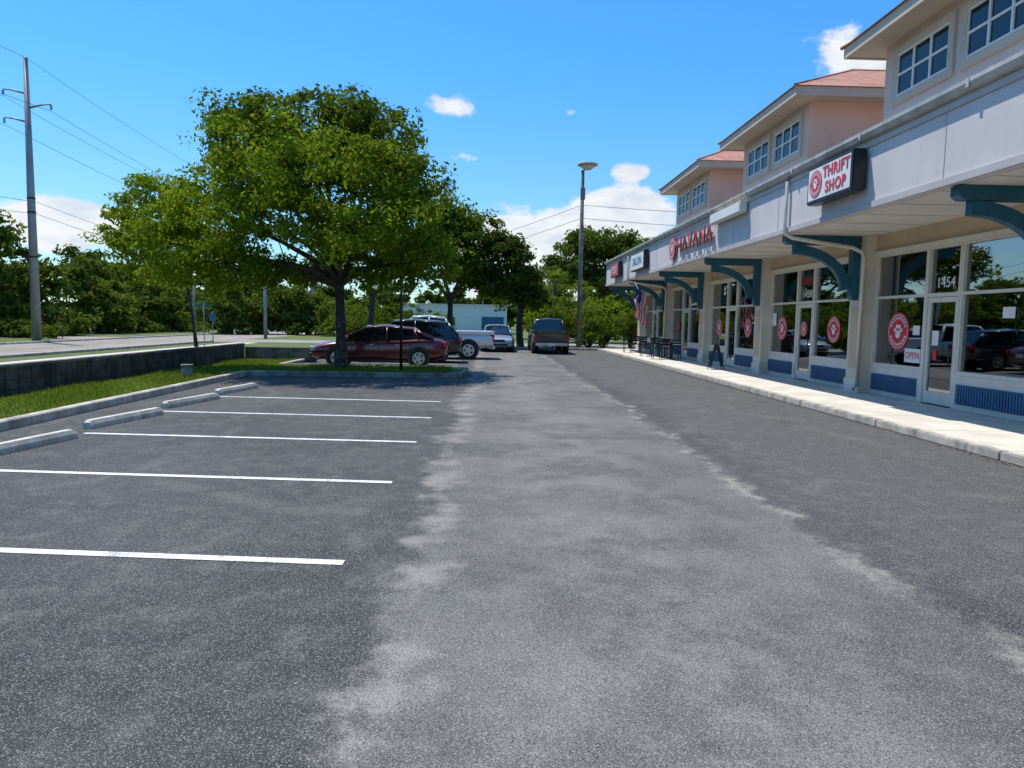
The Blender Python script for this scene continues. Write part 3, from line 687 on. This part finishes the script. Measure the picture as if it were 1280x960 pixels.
wire('power_line',(5.6,45,8.9),(-24,112,9.5),1.2,.014); wire('power_line',(5.6,45,8.9),(45,40,9.6),1.,.014)
wire('power_line',(5.6,45,8.1),(-24,112,8.3),1.2,.014); wire('power_line',(5.6,45,8.1),(45,40,8.6),1.,.014)
e=empty('street_name_sign',(-15.6,40,0)); bm=bmesh.new(); tube(bm,[(0,0,0),(0,0,2.5)],.035,8); bm_obj(bm,'post',steelm,e)
box('blade',-.45,.45,-.015,.015,2.15,2.35,greenm,e); box('blade_cross',-.015,.015,-.4,.4,2.37,2.56,greenm,e)
e=empty('traffic_sign',(-17.4,46,0)); bm=bmesh.new(); tube(bm,[(0,0,0),(0,0,2.0)],.03,8); bm_obj(bm,'post',steelm,e); box('plate',-.2,.2,-.035,-.03,1.4,1.9,bluem,e)
bm=bmesh.new(); tube(bm,[(0,0,0),(0,0,.28),(0,0,.30)],[.13,.13,.11],14); disc(bm,(0,0,.33),(0,0,1),.15,.05,14); o=bm_obj(bm,'concrete_bollard',kerbdark); o.location=(-7.75,18.7,.1)
e=empty('white_commercial_building')
box('walls',-11,2.2,92,102,0,3.6,whitem,e); box('roof_edge',-11.2,2.4,91.8,102.2,3.6,3.75,framem,e)
boxes('windows',[(-10+k*2.3,-9.0+k*2.3,91.96,91.995,1.1,2.1) for k in range(3)],dglass,e); box('blue_shopfront',-1,1.8,91.95,91.99,.4,2.2,bluem,e)

# ------------------------------------------------------------------ vehicles
headm=mat('headlamp',(.6,.62,.65),.15,.05,5.); tailm=mat('tail_lamp',(.40,.01,.01),.2,.05,5.)
def carpaint(name,c): return mat('car_paint_'+name,c,.28,.02,1.,metal=.15,coat=1.)
def car(name,paint,loc,rot,kind='sedan'):
    e=empty(name,(loc[0],loc[1],.005),rot)
    if kind=='sedan':
        st=[(-2.42,.80,.62,.42),(-2.36,.98,.80,.30),(-1.9,1.06,.90,.22),(-1.2,1.03,.92,.2),(0,.98,.92,.2),(1.0,.96,.92,.2),(1.7,.88,.90,.22),(2.2,.76,.82,.25),(2.42,.62,.62,.34)]
        gh=[(-1.95,1.0,.80,.78),(-1.25,1.38,.84,.62),(-.3,1.47,.85,.62),(.45,1.43,.85,.62),(1.35,.97,.82,.74)]; wx=(-1.42,1.42); wr=.33
    elif kind=='suv':
        st=[(-2.32,.95,.66,.45),(-2.26,1.10,.82,.36),(-1.9,1.12,.92,.28),(-1.2,1.1,.94,.26),(0,1.06,.94,.26),(1.0,1.05,.94,.26),(1.7,1.0,.92,.28),(2.2,.88,.84,.3),(2.36,.7,.66,.38)]
        gh=[(-2.2,1.08,.84,.80),(-1.8,1.60,.86,.66),(-.5,1.70,.87,.66),(.35,1.64,.87,.66),(1.2,1.06,.84,.76)]; wx=(-1.38,1.42); wr=.37
    else:
        st=[(-2.94,1.14,.93,.56),(-2.90,1.16,.96,.52),(-2.,1.15,.98,.45),(-1.2,1.14,.98,.4),(0,1.12,.98,.38),(1.0,1.12,.98,.38),(1.8,1.10,.97,.4),(2.6,1.04,.93,.42),(2.85,.85,.80,.5)]
        gh=[(-.95,1.12,.88,.84),(-.82,1.80,.86,.72),(-.1,1.88,.88,.72),(.6,1.84,.88,.72),(1.35,1.12,.88,.80)]; wx=(-1.8,1.85); wr=.40
    bm=bmesh.new(); rings=[]
    for x,zt,w_,zb in st:
        half=[(.8*w_,zb),(w_*.98,zb+.1),(w_,zb+(zt-zb)*.5),(w_*.985,zt-.14),(w_*.88,zt-.02),(w_*.5,zt+.015)]
        ring=[(0,zb)]+half+[(0,zt+.03)]+[(-a,b) for a,b in half[::-1]]
        rings.append([bm.verts.new((x,a,b)) for a,b in ring])
    n=len(rings[0])
    for i in range(len(rings)-1):
        for k in range(n): bm.faces.new((rings[i][k],rings[i][(k+1)%n],rings[i+1][(k+1)%n],rings[i+1][k]))
    bm.faces.new(rings[0]); bm.faces.new(rings[-1][::-1])
    o=bm_obj(bm,'body',paint,e,True); o.modifiers.new('s','SUBSURF').levels=2; o.modifiers['s'].render_levels=2
    bm=bmesh.new(); rings=[]
    for x,z,wb,wt in gh:
        zb=.93*st[4][1]; tw=wt
        rings.append([bm.verts.new(q) for q in ((x,wb,min(z,zb)),(x,tw+.02,z-.05 if z>zb+.2 else z),(x,tw*.85,z),(x,0,z+.03),(x,-tw*.85,z),(x,-tw-.02,z-.05 if z>zb+.2 else z),(x,-wb,min(z,zb)))])
    for i in range(4):
        for k in range(6):
            f_=bm.faces.new((rings[i][k],rings[i][k+1],rings[i+1][k+1],rings[i+1][k]))
            roof=(i in (1,2)) and k in (1,2,3,4)
            f_.material_index=0 if roof else 1; f_.smooth=roof
    pil=[(tuple(rings[i][1].co),tuple(rings[i+1][1].co)) for i in range(4)]+[(tuple(rings[i][5].co),tuple(rings[i+1][5].co)) for i in range(4)]
    bpil=[(tuple(rings[2][1].co),tuple(rings[2][0].co)),(tuple(rings[2][5].co),tuple(rings[2][6].co)),(tuple(rings[1][1].co),(rings[1][0].co.x-.2,rings[1][0].co.y,rings[1][0].co.z)),(tuple(rings[1][5].co),(rings[1][6].co.x-.2,rings[1][6].co.y,rings[1][6].co.z))]
    bm_obj(bm,'cabin',[paint,carglass],e)
    bm=bmesh.new()
    for a,b_ in pil: tube(bm,[a,b_],.035,6)
    for a,b_ in bpil: tube(bm,[a,b_],.032,6)
    bm_obj(bm,'pillars',paint,e)
    W=st[4][2]
    bm=bmesh.new()
    for x in wx:
        for s in (-1,1):
            disc(bm,(x,s*(W-.17),wr+.03),(0,1,0),wr+.07,.335,24,0)
            tube(bm,[(x,s*(W-.22),wr),(x,s*(W-.02),wr),(x,s*(W+.01),wr)],[wr,wr,wr-.03],24,1)
            disc(bm,(x,s*(W+.008),wr),(0,1,0),wr*.66,.012,20,2)
            for k in range(5):
                a=2*math.pi*k/5; disc(bm,(x+math.cos(a)*wr*.42,s*(W+.014),wr+math.sin(a)*wr*.42),(0,1,0),wr*.13,.006,8,0)
    bm_obj(bm,'wheels',[blackm,tyrem,rimm],e)
    x0,x1=st[0][0],st[-1][0]; zt=st[1][1]; zf=st[-2][1]
    hb=.2
    if kind!='pickup':
        boxes('tail_lamps',[(x0+.0,x0+.16,s*W*.80-.13,s*W*.80+.13,zt-hb-.06,zt-.08) for s in (-1,1)],tailm,e,.02)
    else:
        boxes('tail_lamps',[(x0-.01,x0+.2,s*W*.86-.08,s*W*.86+.08,zt-.42,zt-.08) for s in (-1,1)],tailm,e,.02)
        boxes('tailgate_handle',[(x0-.008,x0+.05,-.14,.14,zt-.2,zt-.14)],blackm,e)
    boxes('headlamps',[(x1-.24,x1-.03,s*W*.66-.17,s*W*.66+.17,zf-.20,zf-.05) for s in (-1,1)],headm,e,.03)
    boxes('grille',[(x1-.12,x1-.005,-W*.42,W*.42,zf-.22,zf-.06)],blackm,e,.02)
    boxes('bumper_trim',[(x0-.06,x0+.1,-W*.86,W*.86,.44,.60)] if kind=='pickup' else [(x0-.02,x0+.1,-W*.7,W*.7,.36,.46),(x1-.1,x1+.01,-W*.6,W*.6,.36,.48)],blackm if kind!='pickup' else rimm,e,.02)
    boxes('plates',[(x0-.012,x0+.06,-.17,.17,zt-.36,zt-.22)] if kind!='pickup' else [(x0-.075,x0-.062,-.17,.17,.45,.58)],whitem,e)
    boxes('mirrors',[(1.0,1.15,s*(W+.06)-.09,s*(W+.06)+.09,st[4][1]-.02,st[4][1]+.12) for s in (-1,1)],paint,e,.03)
    boxes('door_seams',[(x,x+.012,s*(W*.985)-.012,s*(W*.985)+.012,.32,st[4][1]-.16) for x in (-.95,-.05,.9) for s in (-1,1)],blackm,e)
    boxes('door_handles',[(x,x+.15,s*(W*.99)-.015,s*(W*.99)+.015,st[4][1]-.2,st[4][1]-.175) for x in (-.75,.15) for s in (-1,1)],rimm,e)
    boxes('sill_trim',[(wx[0]+wr+.1,wx[1]-wr-.1,s*W*.93-.03,s*W*.93+.03,st[4][3]-.01,st[4][3]+.07) for s in (-1,1)],blackm,e)
    if kind=='pickup':
        box('cargo_bed',-2.75,-1.05,-.74,.74,1.1,1.19,blackm,e); boxes('bed_rails',[(-2.95,-1.0,s*.86-.09,s*.86+.09,1.08,1.24) for s in (-1,1)]+[(-2.96,-2.86,-.768,.768,.9,1.24)],paint,e,.02)
    return e
car('parked_sedan',carpaint('maroon',(.13,.007,.012)),(-3.95,26.3),R(180+3),'sedan')
car('parked_suv',carpaint('black',(.012,.013,.015)),(-3.45,29.2),R(180+3),'suv')
car('parked_pickup_truck',carpaint('white',(.76,.77,.78)),(-2.8,32.2),R(180+6),'pickup')
car('parked_suv',carpaint('silver',(.5,.52,.55)),(-4.2,36.0),R(180),'suv')
car('parked_hatchback',carpaint('silver_blue',(.34,.40,.52)),(.45,41.3),R(-90),'sedan')
car('parked_pickup_truck',carpaint('black2',(.012,.012,.013)),(3.25,40.4),R(90),'pickup')
